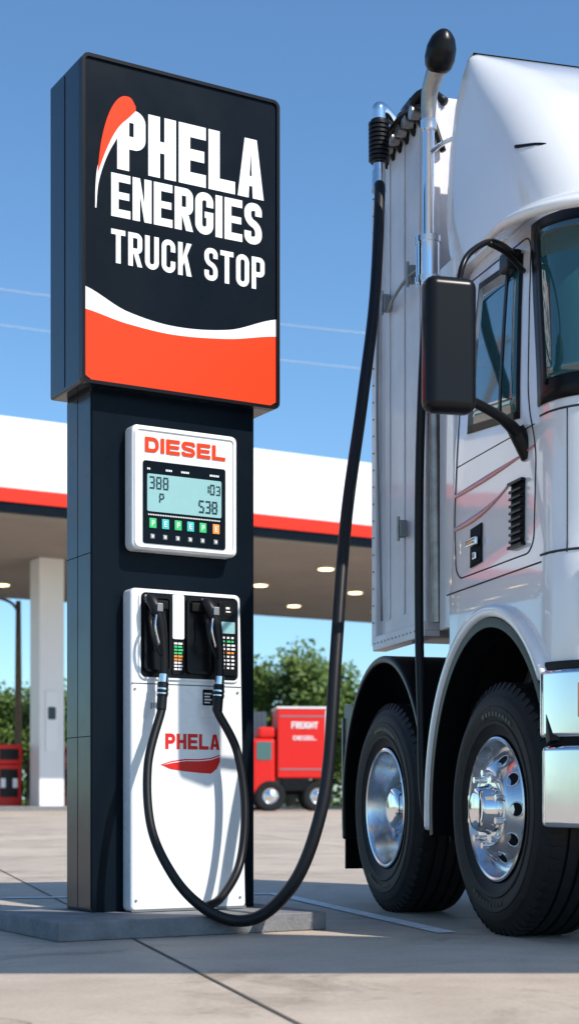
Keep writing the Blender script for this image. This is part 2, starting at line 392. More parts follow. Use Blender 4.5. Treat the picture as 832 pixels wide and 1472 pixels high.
for i,(x,mm) in enumerate(((.245,'green'),(.31,'teal'),(.375,'green'),(.44,'teal'),(.505,'green'),(.575,'key_o'))):
    box('key',D,x,x+.036,-.1005,-.094,1.872,1.918,mm,.002,1)
    text('key_mark',D,'E' if i%2 else 'P',x+.011,1.882,.014,.026,.004,'white',-.102)
    box('key_small',D,x+.006,x+.028,-.0985,-.094,1.822,1.845,'grey',.002,1)
    p.append(([(x+.012,-.0995,1.828),(x+.022,-.0995,1.828),(x+.022,-.0995,1.839),(x+.012,-.0995,1.839)],[(0,1,2,3)]))
join_mesh('key_small_marks',D,p,'white')
o=rpanel('cabinet',D,.150,.725,.0855,1.59,-.10,-.0005,.028,'pumpwhite',.014)
for vv in o.data.vertices:
    if vv.co.z<.2:
        if vv.co.x>.4: vv.co.x+=.03
        vv.co.z=max(vv.co.z,.0855)
box('cabinet_kick_strip',D,.152,.752,-.103,-.1003,.088,.10,'grey')
rpanel('nozzle_panel',D,.195,.708,1.175,1.572,-.103,-.099,.03,'blacktrim')
frame_rr('nozzle_panel_rim',D,.188,.714,1.168,1.579,-.108,-.1,.034,.009,'pumpwhite')
for i,(xa,xb) in enumerate(((.208,.348),(.428,.585))):
    frame_rr('nozzle_boot',D,xa,xb,1.20,1.555,-.125,-.1035,.025,.012,'blacktrim')
    box('boot_shelf',D,xa+.02,xb-.02,-.135,-.104,1.49,1.535,'dark',.008)
    rpanel('boot_plate',D,xa+.05,xb-.02,1.30,1.45,-.108,-.1035,.01,'blacktrim')
rpanel('divider_strip',D,.358,.418,1.36,1.568,-.112,-.1035,.008,'pumpwhite')
rpanel('price_window',D,.358,.418,1.195,1.35,-.110,-.1035,.006,'dark')
rpanel('card_reader',D,.60,.695,1.20,1.55,-.114,-.1035,.01,'blacktrim',.002)
rpanel('card_reader_screen',D,.612,.684,1.40,1.455,-.1165,-.114,.005,'lcd')
rpanel('card_reader_symbol',D,.622,.674,1.485,1.54,-.1165,-.114,.006,'dark')
p=[];q=[];g=[]
for j in range(9):
    zz=1.335-j*.015; tgt=(g if j in(1,2,3) else q if j in(4,5) else p)
    for x in (.366,.386,): 
        w=.016 if x<.38 else .02+random.random()*.008
        tgt.append(([(x,-.1115,zz),(x+w,-.1115,zz),(x+w,-.1115,zz+.009),(x,-.1115,zz+.009)],[(0,1,2,3)]))
for j in range(9):
    zz=1.375-j*.018; tgt=(g if j in(1,) else q if j in(4,) else p)
    for x in (.615,.642,.665):
        w=.012+random.random()*.008; tgt.append(([(x,-.116,zz),(x+w,-.116,zz),(x+w,-.116,zz+.009),(x,-.116,zz+.009)],[(0,1,2,3)]))
p.append(([(.635,-.118,1.50),(.66,-.118,1.50),(.66,-.118,1.506),(.635,-.118,1.506)],[(0,1,2,3)]))
p.append(([(.635,-.118,1.515),(.655,-.118,1.515),(.655,-.118,1.525),(.635,-.118,1.525)],[(0,1,2,3)]))
join_mesh('label_white',D,p,'white'); join_mesh('label_green',D,g,'green'); join_mesh('label_orange',D,q,'key_o')
rpanel('grade_sticker',D,.52,.575,1.055,1.13,-.1025,-.1002,.004,'blacktrim')
p=[([(.528+.0,-.1035,1.065+k*.014),(.528+.03+.008*(k%2),-.1035,1.065+k*.014),(.528+.03+.008*(k%2),-.1035,1.072+k*.014),(.528,-.1035,1.072+k*.014)],[(0,1,2,3)]) for k in range(4)]
join_mesh('sticker_print',D,p,'white')
rpanel('notice_sticker',D,.515,.59,1.0,1.035,-.1025,-.1002,.004,'white')
p=[([(.25+k*.012,-.1025,1.03+.004*(k%3)),(.256+k*.012,-.1025,1.03+.004*(k%3)),(.256+k*.012,-.1025,1.06),(.25+k*.012,-.1025,1.06)],[(0,1,2,3)]) for k in range(4)]
join_mesh('small_notice',D,p,'grey')
text('pump_lettering',D,'PHELA',.325,.845,.285,.073,.0165,'red',-.1015,gap=.14)
lg=[(.30,.772),(.36,.79),(.43,.80),(.50,.80),(.56,.806),(.612,.822),(.612,.79),(.595,.755),(.565,.732),(.50,.735),(.42,.742),(.35,.752)]
flat('pump_swoosh',D,lg,-.1015,'red')
flat('pump_swoosh_line',D,[(.30,.767),(.36,.784),(.43,.7935),(.50,.794),(.56,.800),(.612,.816),(.612,.812),(.56,.796),(.50,.790),(.43,.7895),(.36,.780)],-.1028,'white')
box('cabinet_seam',D,.153,.725,-.1012,-.1002,1.145,1.149,'seam')
for (a,z) in((.175,.14),(.72,.14),(.17,1.12),(.706,1.12)): cyl('cabinet_screw',D,(a,-.1035,z),(a,-.099,z),.006,'grey',10)
# nozzles
for i,dx in enumerate((0,.29)):
    T=lambda a,b,z:(a+dx,b,z)
    tube('nozzle_body',D,[T(.222,-.12,1.540),T(.226,-.155,1.53),T(.240,-.178,1.49),T(.262,-.185,1.42),T(.276,-.183,1.33),T(.281,-.181,1.24),T(.280,-.18,1.185)],[.014,.027,.029,.024,.020,.019,.019],'rubber',seg=16)
    tube('nozzle_guard',D,[T(.228,-.16,1.47),T(.205,-.20,1.42),T(.215,-.21,1.34),T(.255,-.195,1.27)],.007,'rubber',seg=10)
    tube('nozzle_lever',D,[T(.238,-.195,1.47),T(.226,-.205,1.40),T(.248,-.20,1.32)],.006,'alu',seg=8)
    box('nozzle_cap_badge',D,.232+dx,.262+dx,-.214,-.205,1.47,1.51,'grey',.004)
    cyl('nozzle_spout',D,T(.222,-.13,1.55),T(.222,-.10,1.50),.014,'alu')
    cyl('collar',D,T(.280,-.18,1.187),T(.276,-.18,1.145),.0235,'alu',20)
    cyl('swivel',D,T(.276,-.18,1.148),T(.270,-.185,1.085),.026,'rubber',20)
    cyl('collar_ring',D,T(.274,-.182,1.122),T(.273,-.182,1.114),.0285,'alu',20)
    cyl('collar_ring',D,T(.272,-.184,1.100),T(.2715,-.184,1.094),.0285,'alu',20)
    cyl('swivel_end',D,T(.270,-.185,1.087),T(.2618,-.19,1.023),.0235,'rubber',20)
# hoses
H=empty('fuel_hose')
w=[pw(.2640,-.188,1.045),pw(.2618,-.19,1.015),pw(.1716,-.24,.765),pw(.1515,-.32,.481),pw(.224,-.40,.2636),pw(.323,-.48,.131),pw(.4546,-.53,.067),
 (-.112,6.98,.098),(.028,6.95,.25),(.121,6.95,.482),(.175,7.0,.7625),(.209,7.1,1.239),(.2636,7.3,1.909),(.3524,7.6,2.539),(.43,7.9,3.142),(.470,8.15,3.75),(.472,8.25,3.86)]
tube('hose',H,w,[.02]*4+[.0215,.024,.0275]+[.0285]*10,'rubber',n=12,seg=18)
w2=[pw(.554,-.188,1.045),pw(.556,-.19,1.015),pw(.640,-.22,.836),pw(.655,-.27,.574),pw(.597,-.33,.316),pw(.447,-.43,.165),pw(.34,-.475,.128)]
tube('branch_hose',H,w2,[.02]*7,'rubber',n=12,seg=18)
cyl('ferrule',H,(.471,8.24,3.82),(.473,8.27,3.93),.038,'alu')
cyl('coupler',H,(.473,8.27,3.93),(.474,8.29,4.0),.032,'chrome')
for k in range(9):
    z=4.0+k*.024; cyl('bellows',H,(.474,8.29+k*.002,z),(.474,8.29+k*.002,z+.014),.055,'rubber',20)
cyl('bellows_core',H,(.474,8.29,3.99),(.474,8.31,4.22),.044,'rubber')
cyl('top_fitting',H,(.474,8.31,4.22),(.474,8.31,4.27),.035,'chrome')
tube('elbow_fitting',H,[(.474,8.31,4.26),(.476,8.32,4.29),(.50,8.36,4.30),(.56,8.42,4.27),(.62,8.46,4.22)],[.034,.036,.034,.03,.03],'chrome',seg=16)
# ------------------------------------------------------------ truck
T=empty('semi_truck',(.924,7.0,0),TR)
WID=2.45
def key(K,z):
    for i in range(len(K)-1):
        if z<=K[i+1][0] or i==len(K)-2:
            t=(z-K[i][0])/(K[i+1][0]-K[i][0]); t=min(max(t,0),1)
            return [K[i][j]+(K[i+1][j]-K[i][j])*t for j in range(1,5)]
CAB=[(.95,-.60,.76,.0,.28),(1.3,-.61,.79,-.005,.28),(1.6,-.61,.79,-.005,.28),(1.66,-.60,.775,.005,.28),(2.25,-.585,.765,.01,.29),(2.42,-.58,.75,.016,.3),(2.75,-.56,.67,.035,.3),(3.02,-.54,.60,.055,.3),(3.12,-.53,.57,.07,.3),(3.2,-.5,.52,.11,.3),(3.25,-.45,.44,.18,.28)]
DEF=[(3.16,-.66,.55,.04,.35),(3.3,-.72,.48,.035,.35),(3.45,-.76,.38,.035,.35),(3.75,-.76,.10,.05,.33),(4.0,-.70,-.2,.06,.27),(4.12,-.64,-.38,.07,.16),(4.19,-.59,-.50,.085,.06),(4.21,-.57,-.53,.10,.03)]
NA=8
def outline(K,z):
    ur,uf,v0,rc=key(K,z); pts=[]; rr=.05
    pts.append((ur+.0,v0+rr)); 
    for i in range(1,5): a=R(180+90*i/4); pts.append((ur+rr+rr*math.cos(a),v0+rr+rr*math.sin(a)))
    for i in range(1,7): pts.append((ur+rr+(uf-rc-ur-rr)*i/7,v0))
    for i in range(NA+1): a=R(-90+90*i/NA); pts.append((uf-rc+rc*math.cos(a),v0+rc+rc*math.sin(a)))
    half=pts
    other=[(x,WID-y) for x,y in reversed(half)]
    return half+other
def loft(name,K,zs,m):
    V=[];F=[]
    for z in zs:
        o=outline(K,z); n=len(o); V+=[(x,y,z) for x,y in o]
    for j in range(len(zs)-1):
        for i in range(n): F.append((j*n+i,j*n+(i+1)%n,(j+1)*n+(i+1)%n,(j+1)*n+i))
    F.append(tuple(range(n))[::-1]); F.append(tuple(range((len(zs)-1)*n,len(zs)*n)))
    o=mk(name,V,F,m,T,True); fixn(o)
    return o
zs=[1.175,1.24,1.3,1.45,1.6,1.66,1.8,1.95,2.1,2.25,2.42,2.55,2.65,2.75,2.85,2.95,3.02,3.07,3.12,3.16,3.2,3.23,3.25]
cab=loft('cab_body',CAB,zs,'paint')
def ellcyl(ru,rv,cu,cz,y0,y1,n=64):
    V=[];F=[]
    for y in(y0,y1):
        for i in range(n): a=2*math.pi*i/n; V.append((cu+ru*math.cos(a),y,cz+rv*math.sin(a)))
    for i in range(n): F.append((i,(i+1)%n,n+(i+1)%n,n+i))
    F+=[tuple(range(n))[::-1],tuple(range(n,2*n))]
    return V,F
V,F=ellcyl(.745,.90,-.04,.55,-.6,3.1)
cut=mk('cutter',V,F,None,T); fixn(cut)
bpy.context.view_layer.update()
bo=cab.modifiers.new('bool','BOOLEAN'); bo.operation='DIFFERENCE'; bo.object=cut; bo.solver='EXACT'
bpy.context.view_layer.update()
dg=bpy.context.evaluated_depsgraph_get(); me=bpy.data.meshes.new_from_object(cab.evaluated_get(dg)); cab.modifiers.clear(); cab.data=me
bpy.data.objects.remove(cut)
for p_ in cab.data.polygons: p_.use_smooth=True
md=cab.modifiers.new('e','EDGE_SPLIT'); md.split_angle=R(32)
dfl=loft('roof_air_deflector',DEF,[3.16,3.22,3.3,3.38,3.45,3.55,3.65,3.75,3.85,3.93,4.0,4.06,4.12,4.16,4.19,4.21],'paint')
md=dfl.modifiers.new('e','EDGE_SPLIT'); md.split_angle=R(50)
def side(u,z,K=CAB,off=0): 
    ur,uf,v0,rc=key(K,z)
    if u<=uf-rc: return (u,v0-off,z)
    d=min(u-(uf-rc),rc*.98); v=v0+rc-math.sqrt(rc*rc-d*d)
    n=Vector((d,-(math.sqrt(rc*rc-d*d)))).normalized()
    return (u+n.x*off,v+n.y*off,z)
def arcp(s,z,off,K=CAB):
    ur,uf,v0,rc=key(K,z); a=R(-90+90*min(max(s,0),1)); ex=max(s-1,0)
    e0=min(s,0)
    return (uf-rc+(rc+off)*math.cos(a)+e0,v0+rc+(rc+off)*math.sin(a)+ex,z)
def gridpatch(name,fn,m,nu,nv,smooth=True):
    V=[];F=[]
    for j in range(nv+1):
        for i in range(nu+1): V.append(fn(i/nu,j/nv))
    for j in range(nv):
        for i in range(nu): a=j*(nu+1)+i; F.append((a,a+1,a+nu+2,a+nu+1))
    o=mk(name,V,F,m,T,smooth); so=o.modifiers.new('s','SOLIDIFY'); so.thickness=.004; so.offset=0
    return o
def fender(name,cu,cz,ru,rv,th,y0,y1,a0,a1,m,b=.01,n=40):
    V=[];F=[]
    for i in range(n+1):
        a=R(a0+(a1-a0)*i/n); c,s=math.cos(a),math.sin(a)
        for y,e in((y0,0),(y0,th),(y1,th),(y1,0)): V.append((cu+(ru+e)*c,y,cz+(rv+e)*s))
    for i in range(n):
        for k in range(4): F.append((i*4+k,i*4+(k+1)%4,(i+1)*4+(k+1)%4,(i+1)*4+k))
    F+=[(0,1,2,3),(n*4+3,n*4+2,n*4+1,n*4)]
    o=mk(name,V,F,m,T); fixn(o); return bev(o,b,2)
for side_,(ya,yb,yc) in enumerate(((-.045,.10,.36),(WID+.045,WID-.10,WID-.36))):
    fender('wheel_arch_flare',-.04,.55,.735,.875,.06,ya,yb,38,186,'paint',.02)
    fender('wheel_arch_rubber_lip',-.04,.55,.690,.830,.045,ya+(.012 if side_==0 else -.012),yb,20,188,'blacktrim',.004)
    fender('arch_liner',-.04,.55,.715,.85,.02,ya*.2+yb*.8,yc,10,190,'dark',0)
    fender('rear_fender',-1.55,.55,.68,.80,.04,(-.03 if side_==0 else WID+.03),yc,2,192,'blacktrim',.012)
def wheel(cu,cv,out,name,dish):
    c=(cu,cv,.565); r=.565; ri=.325
    def pr(l): return [((y if out<0 else -y),rr) for y,rr in l]
    ty=[(.03,ri),(.005,ri+.008),(.0,ri+.02),(-.012,ri+.05),(-.016,ri+.055),(-.018,ri+.07),(-.013,ri+.075),(-.022,ri+.12),(-.022,ri+.135),(-.018,ri+.14),(-.012,ri+.175),(-.009,ri+.18),(.002,r-.045),(.008,r-.028),(.022,r-.008),(.04,r)]
    g=[(.085,r+.001),(.088,r-.014),(.098,r-.014),(.101,r+.001),(.145,r+.002),(.148,r-.014),(.160,r-.014),(.163,r+.002),(.205,r+.002),(.208,r-.014),(.218,r-.014),(.221,r+.001),(.262,r+.001),(.265,r-.012),(.275,r-.012),(.278,r),(.30,r),(.325,r-.01),(.34,r-.04),(.35,r-.12),(.34,ri+.02),(.31,ri)]
    lathe(name+'_tyre',T,pr(ty+g),c,'tyre',96,28)
    parts=[]
    for k in range(64):
        a=2*math.pi*k/64; da=.022
        V=[]
        for (y,rr) in((.004,r-.03),(.022,r+.0035),(.084,r+.0045),(.084,r-.02)):
            for s in(-1,1):
                aa=a+s*da; yy=y if out<0 else -y
                V.append((c[0]+rr*math.cos(aa),c[1]+yy,c[2]+rr*math.sin(aa)))
        parts.append((V,[(0,1,3,2),(2,3,5,4),(4,5,7,6),(0,2,4,6),(1,7,5,3)]))
    join_mesh(name+'_tread_lugs',T,parts,'tyre')
    parts=[]
    for base in(60,240):
        for k in range(9):
            a0=R(base+k*5.2); a1=R(base+k*5.2+3.4); V=[]
            for rr in(ri+.092,ri+.112):
                for aa in(a0,a1):
                    yy=-.0235 if out<0 else .0235
                    V.append((c[0]+rr*math.cos(aa),c[1]+yy,c[2]+rr*math.sin(aa)))
            parts.append((V,[(0,1,3,2)]))
    join_mesh(name+'_sidewall_marks',T,parts,'rubber')
    if not dish:
        rim=[(.20,ri-.01),(.03,ri-.004),(-.004,ri),(-.008,ri-.008),(-.004,ri-.018),(.025,ri-.03),(.05,ri-.045),(.052,ri-.06),(.02,ri-.085),(-.02,ri-.125),(-.035,ri-.15),(-.037,ri-.175),(-.034,ri-.185)]
        lathe(name+'_rim',T,pr(rim),c,'alu',72,40)
        hub=[(-.034,.143),(-.038,.14),(-.038,.115),(-.05,.105),(-.085,.10),(-.095,.092),(-.10,.07),(-.104,.03),(-.104,0.0001)]
        lathe(name+'_hub_cap',T,pr(hub),c,'chrome',48,40)
        rb=.162; yb=-.038
        hole_r=.222; yh=.006
    else:
        rim=[(.22,ri-.01),(.03,ri-.004),(-.004,ri),(-.008,ri-.008),(-.004,ri-.018),(.02,ri-.026),(.10,ri-.034),(.16,ri-.05),(.175,ri-.07),(.165,ri-.10),(.13,ri-.14),(.12,ri-.165),(.12,.13)]
        lathe(name+'_rim',T,pr(rim),c,'alu',72,40)
        hub=[(.12,.132),(.09,.125),(.05,.115),(.035,.10),(.03,.07),(.028,.0001)]
        lathe(name+'_hub_cap',T,pr(hub),c,'chrome',48,40)
        rb=.155; yb=.12; hole_r=.215; yh=.158
    for k in range(10):
        a=2*math.pi*(k+.5)/10; y=yb
        sx=1 if out<0 else -1
        p0=(c[0]+rb*math.cos(a),c[1]+sx*(y+.005),c[2]+rb*math.sin(a)); p1=(p0[0],c[1]+sx*(y-.03),p0[2])
        cyl(name+'_lug_nut',T,p0,p1,.0145,'chrome',12)
        a=2*math.pi*k/10
        q=Vector((c[0]+hole_r*math.cos(a),c[1]+sx*yh,c[2]+hole_r*math.sin(a)))
        nrm=Vector((.62*math.cos(a),-sx*.78,.62*math.sin(a)))
        if dish: nrm=Vector((.5*math.cos(a),-sx*.86,.5*math.sin(a)))
        nrm.normalize()
        cyl(name+'_hand_hole',T,q-nrm*.02,q+nrm*.004,.031,'dark',20)
        tg=Vector((-math.sin(a),0,math.cos(a))); b2=nrm.cross(tg)
        ring=[q+nrm*.004+(tg*math.cos(t*math.pi/8)+b2*math.sin(t*math.pi/8))*.032 for t in range(17)]
        tube(name+'_hand_hole_rim',T,ring,.0035,'alu',False,seg=6,cap=False)
    cyl(name+'_brake_drum',T,(c[0],c[1]+(.2 if out<0 else -.2),c[2]),(c[0],c[1]+(.33 if out<0 else -.33),c[2]),.28,'dark')
wheel(0,0,-1,'front_wheel',False); wheel(-1.55,0,-1,'second_wheel',True)
wheel(0,WID,1,'front_wheel_off',False); wheel(-1.55,WID,1,'second_wheel_off',True)
for u in(0,-1.55): cyl('axle',T,(u,.2,.565),(u,WID-.2,.565),.07,'dark')
for v in(.62,WID-.78): box('frame_rail',T,-2.65,.6,v,v+.16,.72,1.0,'dark')
box('underbody',T,-2.3,.55,.42,WID-.42,.95,1.40,'dark')
box('engine_bay',T,-.55,.55,.45,WID-.45,.5,1.4,'dark')
box('rear_crossmember',T,-2.7,-2.6,.3,WID-.3,.75,1.0,'dark')
box('mudflap',T,-2.36,-2.345,.02,.52,.2,.95,'blacktrim',.004)
box('mudflap_off',T,-2.36,-2.345,WID-.52,WID-.02,.2,.95,'blacktrim',.004)
box('tail_bracket',T,-2.48,-2.3,.05,.2,.62,1.18,'blacktrim',.01)
box('tail_reflector',T,-2.49,-2.47,.04,.05,.66,1.1,'grey')
BX0,BX1=-1.80,-.98
box('body_box',T,BX0,BX1,.05,WID-.05,1.49,4.2,'boxpanel',.012)
for k in range(3):
    u=BX0+.16+k*.24; box('box_rib',T,u,u+.035,.043,.0505,1.6,4.1,'boxpanel',.004,2)
box('box_corner_post',T,BX0-.055,BX0+.03,.02,.10,1.47,3.98,'boxpanel',.01)
box('box_front_post',T,BX1-.05,BX1+.02,.02,.10,1.47,4.19,'boxpanel',.01)
box('box_bottom_rail',T,BX0-.02,BX1+.01,.015,.1,1.44,1.52,'boxpanel',.008)
for k in range(14):
    u=BX0+.02+k*.06; cyl('rivet',T,(u,.012,1.48),(u,.02,1.48),.006,'grey',8)
for k in range(26):
    z=1.6+k*.095; cyl('post_rivet',T,(BX0-.012,.014,z),(BX0-.012,.022,z),.005,'grey',8)
for (u,z) in((-1.35,2.0),(-1.62,3.28),(-1.2,3.3)):
    box('latch',T,u,u+.05,.0,.04,z,z+.09,'grey',.006); cyl('latch_pin',T,(u+.025,-.004,z-.02),(u+.025,-.004,z+.11),.009,'steel',10)
tube('box_pipe',T,[(-1.55,.02,3.27),(-1.4,-.005,3.29),(-1.2,.0,3.33),(-1.05,.02,3.34)],.009,'grey',seg=8)
tube('box_wire',T,[(-1.73,.03,3.9),(-1.70,.01,3.3),(-1.72,.01,2.7),(-1.7,.03,1.6)],.007,'grey',seg=8)
for k in range(6):
    u=-1.66+k*.11
    tube('top_pipe',T,[(u,.06,4.10),(u+.02,.0,4.18+.02*(k%2)),(u+.09,.05,4.23),(u+.16,.12,4.16)],[.022,.026,.028,.022],'rubber',seg=10,n=4)
    cyl('pipe_clamp',T,(u+.02,-.02,4.15),(u+.02,.03,4.15),.034,'steel',12)
tube('top_conduit',T,[(-1.72,.0,4.12),(-1.5,-.02,4.16),(-1.2,-.015,4.19),(-.98,.03,4.12),(-.93,.1,3.9)],.016,'rubber',seg=10)
box('valve_block',T,-1.28,-1.12,-.01,.10,4.16,4.25,'blacktrim',.012)
tube('suzi_hose',T,[(-.86,.02,3.4),(-.87,-.02,2.95),(-.92,-.03,2.3),(-.93,-.03,1.6),(-.90,-.03,1.1),(-.86,-.02,.55),(-.84,.1,.45)],.023,'rubber',seg=12)
box('gap_catwalk',T,-.98,-.6,.12,WID-.12,1.0,1.2,'dark')
box('gap_tower',T,-.93,-.68,.25,WID-.25,1.2,3.3,'boxpanel',.02)
box('cab_side_extender',T,-.80,-.60,.03,.055,1.45,3.25,'paint',.01)
# exhaust
ex,ey=-.875,.0
cyl('exhaust_pipe',T,(ex,ey,3.3),(ex,ey,4.02),.030,'chrome')
cyl('exhaust_sleeve',T,(ex,ey,3.18),(ex,ey,3.42),.062,'chrome')
cyl('exhaust_clamp',T,(ex,ey,3.40),(ex,ey,3.43),.068,'alu'); cyl('exhaust_clamp_low',T,(ex,ey,3.2),(ex,ey,3.23),.068,'alu')
cyl('exhaust_lower',T,(ex,ey+.05,1.5),(ex,ey+.02,3.2),.035,'steel')
cyl('exhaust_collar',T,(ex,ey,3.97),(ex,ey,4.02),.040,'alu')
tube('exhaust_elbow',T,[(ex,ey,4.0),(ex+.004,ey,4.08),(ex+.025,ey,4.16),(ex+.06,ey+.01,4.22),(ex+.09,ey+.02,4.26)],[.034,.038,.042,.046,.05],'steel',seg=20)
dv=Vector((.56,.0,.83)).normalized(); c0=Vector((ex+.075,ey+.02,4.235))
tube('exhaust_tip',T,[tuple(c0+dv*d) for d in(0,.02,.06,.11,.155,.185,.195)],[.05,.066,.076,.074,.058,.03,.01],'blacktrim',seg=28,n=4)
tube('exhaust_stay',T,[(ex,ey,3.85),(ex+.1,ey+.04,3.87),(ex+.22,ey+.08,3.86)],.012,'alu',seg=8)
def sidepatch(name,pts4,m,off,n=8):
    bl,br,tr,tl=pts4
    def fn(a,b):
        u=(bl[0]*(1-a)+br[0]*a)*(1-b)+(tl[0]*(1-a)+tr[0]*a)*b
        z=(bl[1]*(1-a)+br[1]*a)*(1-b)+(tl[1]*(1-a)+tr[1]*a)*b
        return side(u,z,off=off)
    return gridpatch(name,fn,m,n,n)
sidepatch('door_window_frame',[(-.37,2.33),(.245,2.26),(.185,3.0),(-.33,3.03)],'blacktrim',.003)
sidepatch('door_window_glass',[(-.345,2.365),(.215,2.295),(.16,2.965),(-.305,2.995)],'glass',.007)
sidepatch('door_window_divider',[(.02,2.32),(.045,2.317),(.045,2.97),(.02,2.97)],'blacktrim',.011)
def wsf(s0,s1,za,zb,off,s0t=None):
    def fn(a,b):
        z=za+(zb-za)*b; t0=s0+((s0t if s0t is not None else s0)-s0)*b
        return arcp(t0+(s1-t0)*a,z,off)
    return fn
gridpatch('windscreen_surround',wsf(-.035,2.6,2.26,3.10,.004,-.03),'blacktrim',70,14)
gridpatch('windscreen_glass',wsf(.10,2.5,2.36,3.04,.009,.10),'glass',70,14)
gridpatch('windscreen_rubber',wsf(.07,.12,2.34,3.06,.013),'rubber',2,10)
def visor(a,b):
    s=-.25+a*2.9; 
    off=.02+.17*b
    x,y,z=arcp(s,3.08,off); return (x,y,3.13-.09*b*b)
o=gridpatch('sun_visor',visor,'paint',60,6); o.modifiers['s'].thickness=.035
box('cab_roof_light',T,.36,.42,.32,.38,3.25,3.30,'lens',.015)
tube('antenna_arm',T,[(.20,.18,3.32),(.28,.2,3.42),(.24,.12,3.46),(.1,.05,3.50)],.008,'blacktrim',seg=8)
box('roof_horn',T,.30,.44,.3,.42,3.27,3.37,'blacktrim',.02)
def seam(name,pts,r=.004,m='seam'):
    P_=[]
    for i in range(len(pts)-1):
        for k in range(8):
            t=k/8; P_.append((pts[i][0]*(1-t)+pts[i+1][0]*t,pts[i][1]*(1-t)+pts[i+1][1]*t))
    P_.append(pts[-1]); tube(name,T,[side(u,z) for u,z in P_],r,m,False,seg=6)
seam('door_gap',fillet([(-.44,3.08),(-.50,2.3),(-.53,1.95),(-.50,1.66),(.40,1.66),(.42,2.1),(.33,2.3),(.26,3.06),(-.44,3.08)],.08))
seam('door_swage',[(-.5,2.2),(.4,2.2)],.003)
seam('cab_lower_gap',[(-.6,1.60),(.5,1.60)],.004)
def stripe(name,zf,h0,m,ua=-.52,ub=.40):  # coloured strips on the door that paint in the reflected red canopy lines
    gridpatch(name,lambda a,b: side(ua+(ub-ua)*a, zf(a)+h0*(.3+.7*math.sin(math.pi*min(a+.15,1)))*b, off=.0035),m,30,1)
stripe('reflection_streak',lambda a:2.055+.05*a*a,.022,'redreflect')
stripe('reflection_streak_low',lambda a:1.895+.09*a-.03*math.sin(a*math.pi),.028,'redreflect',-.52,.12)
tube('front_panel_gap',T,[arcp(-.02+.1*k,2.22,.0) for k in range(12)],.005,'seam',False,seg=6)
tube('front_panel_gap_low',T,[arcp(-.02+.1*k,1.63,.0) for k in range(12)],.006,'seam',False,seg=6)
tube('front_vert_gap',T,[arcp(.35,1.62+k*.06,.0) for k in range(11)],.003,'seam',False,seg=6)
sidepatch('side_vent',[(.17,1.71),(.31,1.71),(.31,1.98),(.17,1.98)],'dark',.006)
for k in range(8):
    z=1.725+k*.031; box('vent_slat',T,.175,.305,-.016,.004,z,z+.012,'blacktrim',.002,1)
box('vent_rim_bottom',T,.165,.315,-.018,.004,1.70,1.712,'blacktrim'); box('vent_rim_top',T,.165,.315,-.018,.004,1.978,1.99,'blacktrim')
sidepatch('handle_recess',[(-.31,1.69),(-.17,1.70),(-.17,1.88),(-.31,1.87)],'dark',.005)
box('door_handle',T,-.305,-.18,-.03,-.01,1.78,1.82,'chrome',.008); box('handle_lock',T,-.26,-.22,-.014,0,1.72,1.755,'chrome',.006)
o=box('mirror_housing',T,.41,.52,-.515,-.29,2.20,2.76,'blacktrim',.045,5)
box('mirror_glass',T,.402,.411,-.49,-.315,2.25,2.70,'glass',.003)
tube('mirror_arm_top',T,[(.10,.05,2.985),(.2,-.02,3.0),(.33,-.16,2.98),(.42,-.28,2.9),(.46,-.34,2.82),(.46,-.36,2.72)],.013,'blacktrim',seg=12)
tube('mirror_arm_top_brace',T,[(.24,.03,2.90),(.30,-.08,2.95),(.35,-.18,2.965)],.012,'blacktrim',seg=10)
tube('mirror_arm_low',T,[(.30,.01,2.14),(.32,-.06,2.20),(.38,-.16,2.235),(.44,-.30,2.27)],[.03,.028,.022,.02],'blacktrim',seg=14)
cyl('mirror_mount',T,(.30,.03,2.08),(.30,-.035,2.20),.038,'blacktrim')
box('mirror_mount_top',T,.05,.16,-.01,.06,2.94,3.03,'blacktrim',.015)
def wrap(name,s0,s1,za,zb,o0,o1,m,b=.01,u=0):
    V=[];F=[];n=36
    for i in range(n+1):
        s=s0+(s1-s0)*i/n
        for z,o in((za,o0),(za,o1),(zb,o1),(zb,o0)):
            x,y,_=arcp(s,1.1,o); V.append((x+u,y,z))
    for i in range(n):
        for k in range(4): F.append((i*4+k,i*4+(k+1)%4,(i+1)*4+(k+1)%4,(i+1)*4+k))
    F+=[(0,1,2,3),(n*4+3,n*4+2,n*4+1,n*4)]
    o=mk(name,V,F,m,T); fixn(o); return bev(o,b,3)
wrap('bumper_lower',.12,3.0,.49,.83,-.06,.05,'chrome',.025,.02)
wrap('bumper_slot',.15,3.0,.83,.86,-.06,.02,'dark',0,.02)
wrap('bumper_upper',.08,3.0,.86,1.14,-.06,.045,'chrome',.02,.02)
wrap('bumper_top_black',.1,3.0,1.14,1.175,-.06,.02,'blacktrim',.004,.02)
wrap('headlamp',.66,1.12,.93,1.07,.03,.058,'lens',.008,.02)
wrap('turn_signal',.50,.64,.94,1.08,.03,.058,'amber',.008,.02)
gridpatch('corner_grille',wsf(.50,1.1,1.29,1.56,.006),'dark',14,4)
for k in range(5): tube('corner_grille_bar',T,[arcp(.53+.05*j,1.32+k*.05,.012) for j in range(12)],.007,'grey',False,seg=8)
gridpatch('front_grille',wsf(1.3,2.5,1.3,2.1,.006),'dark',14,4)
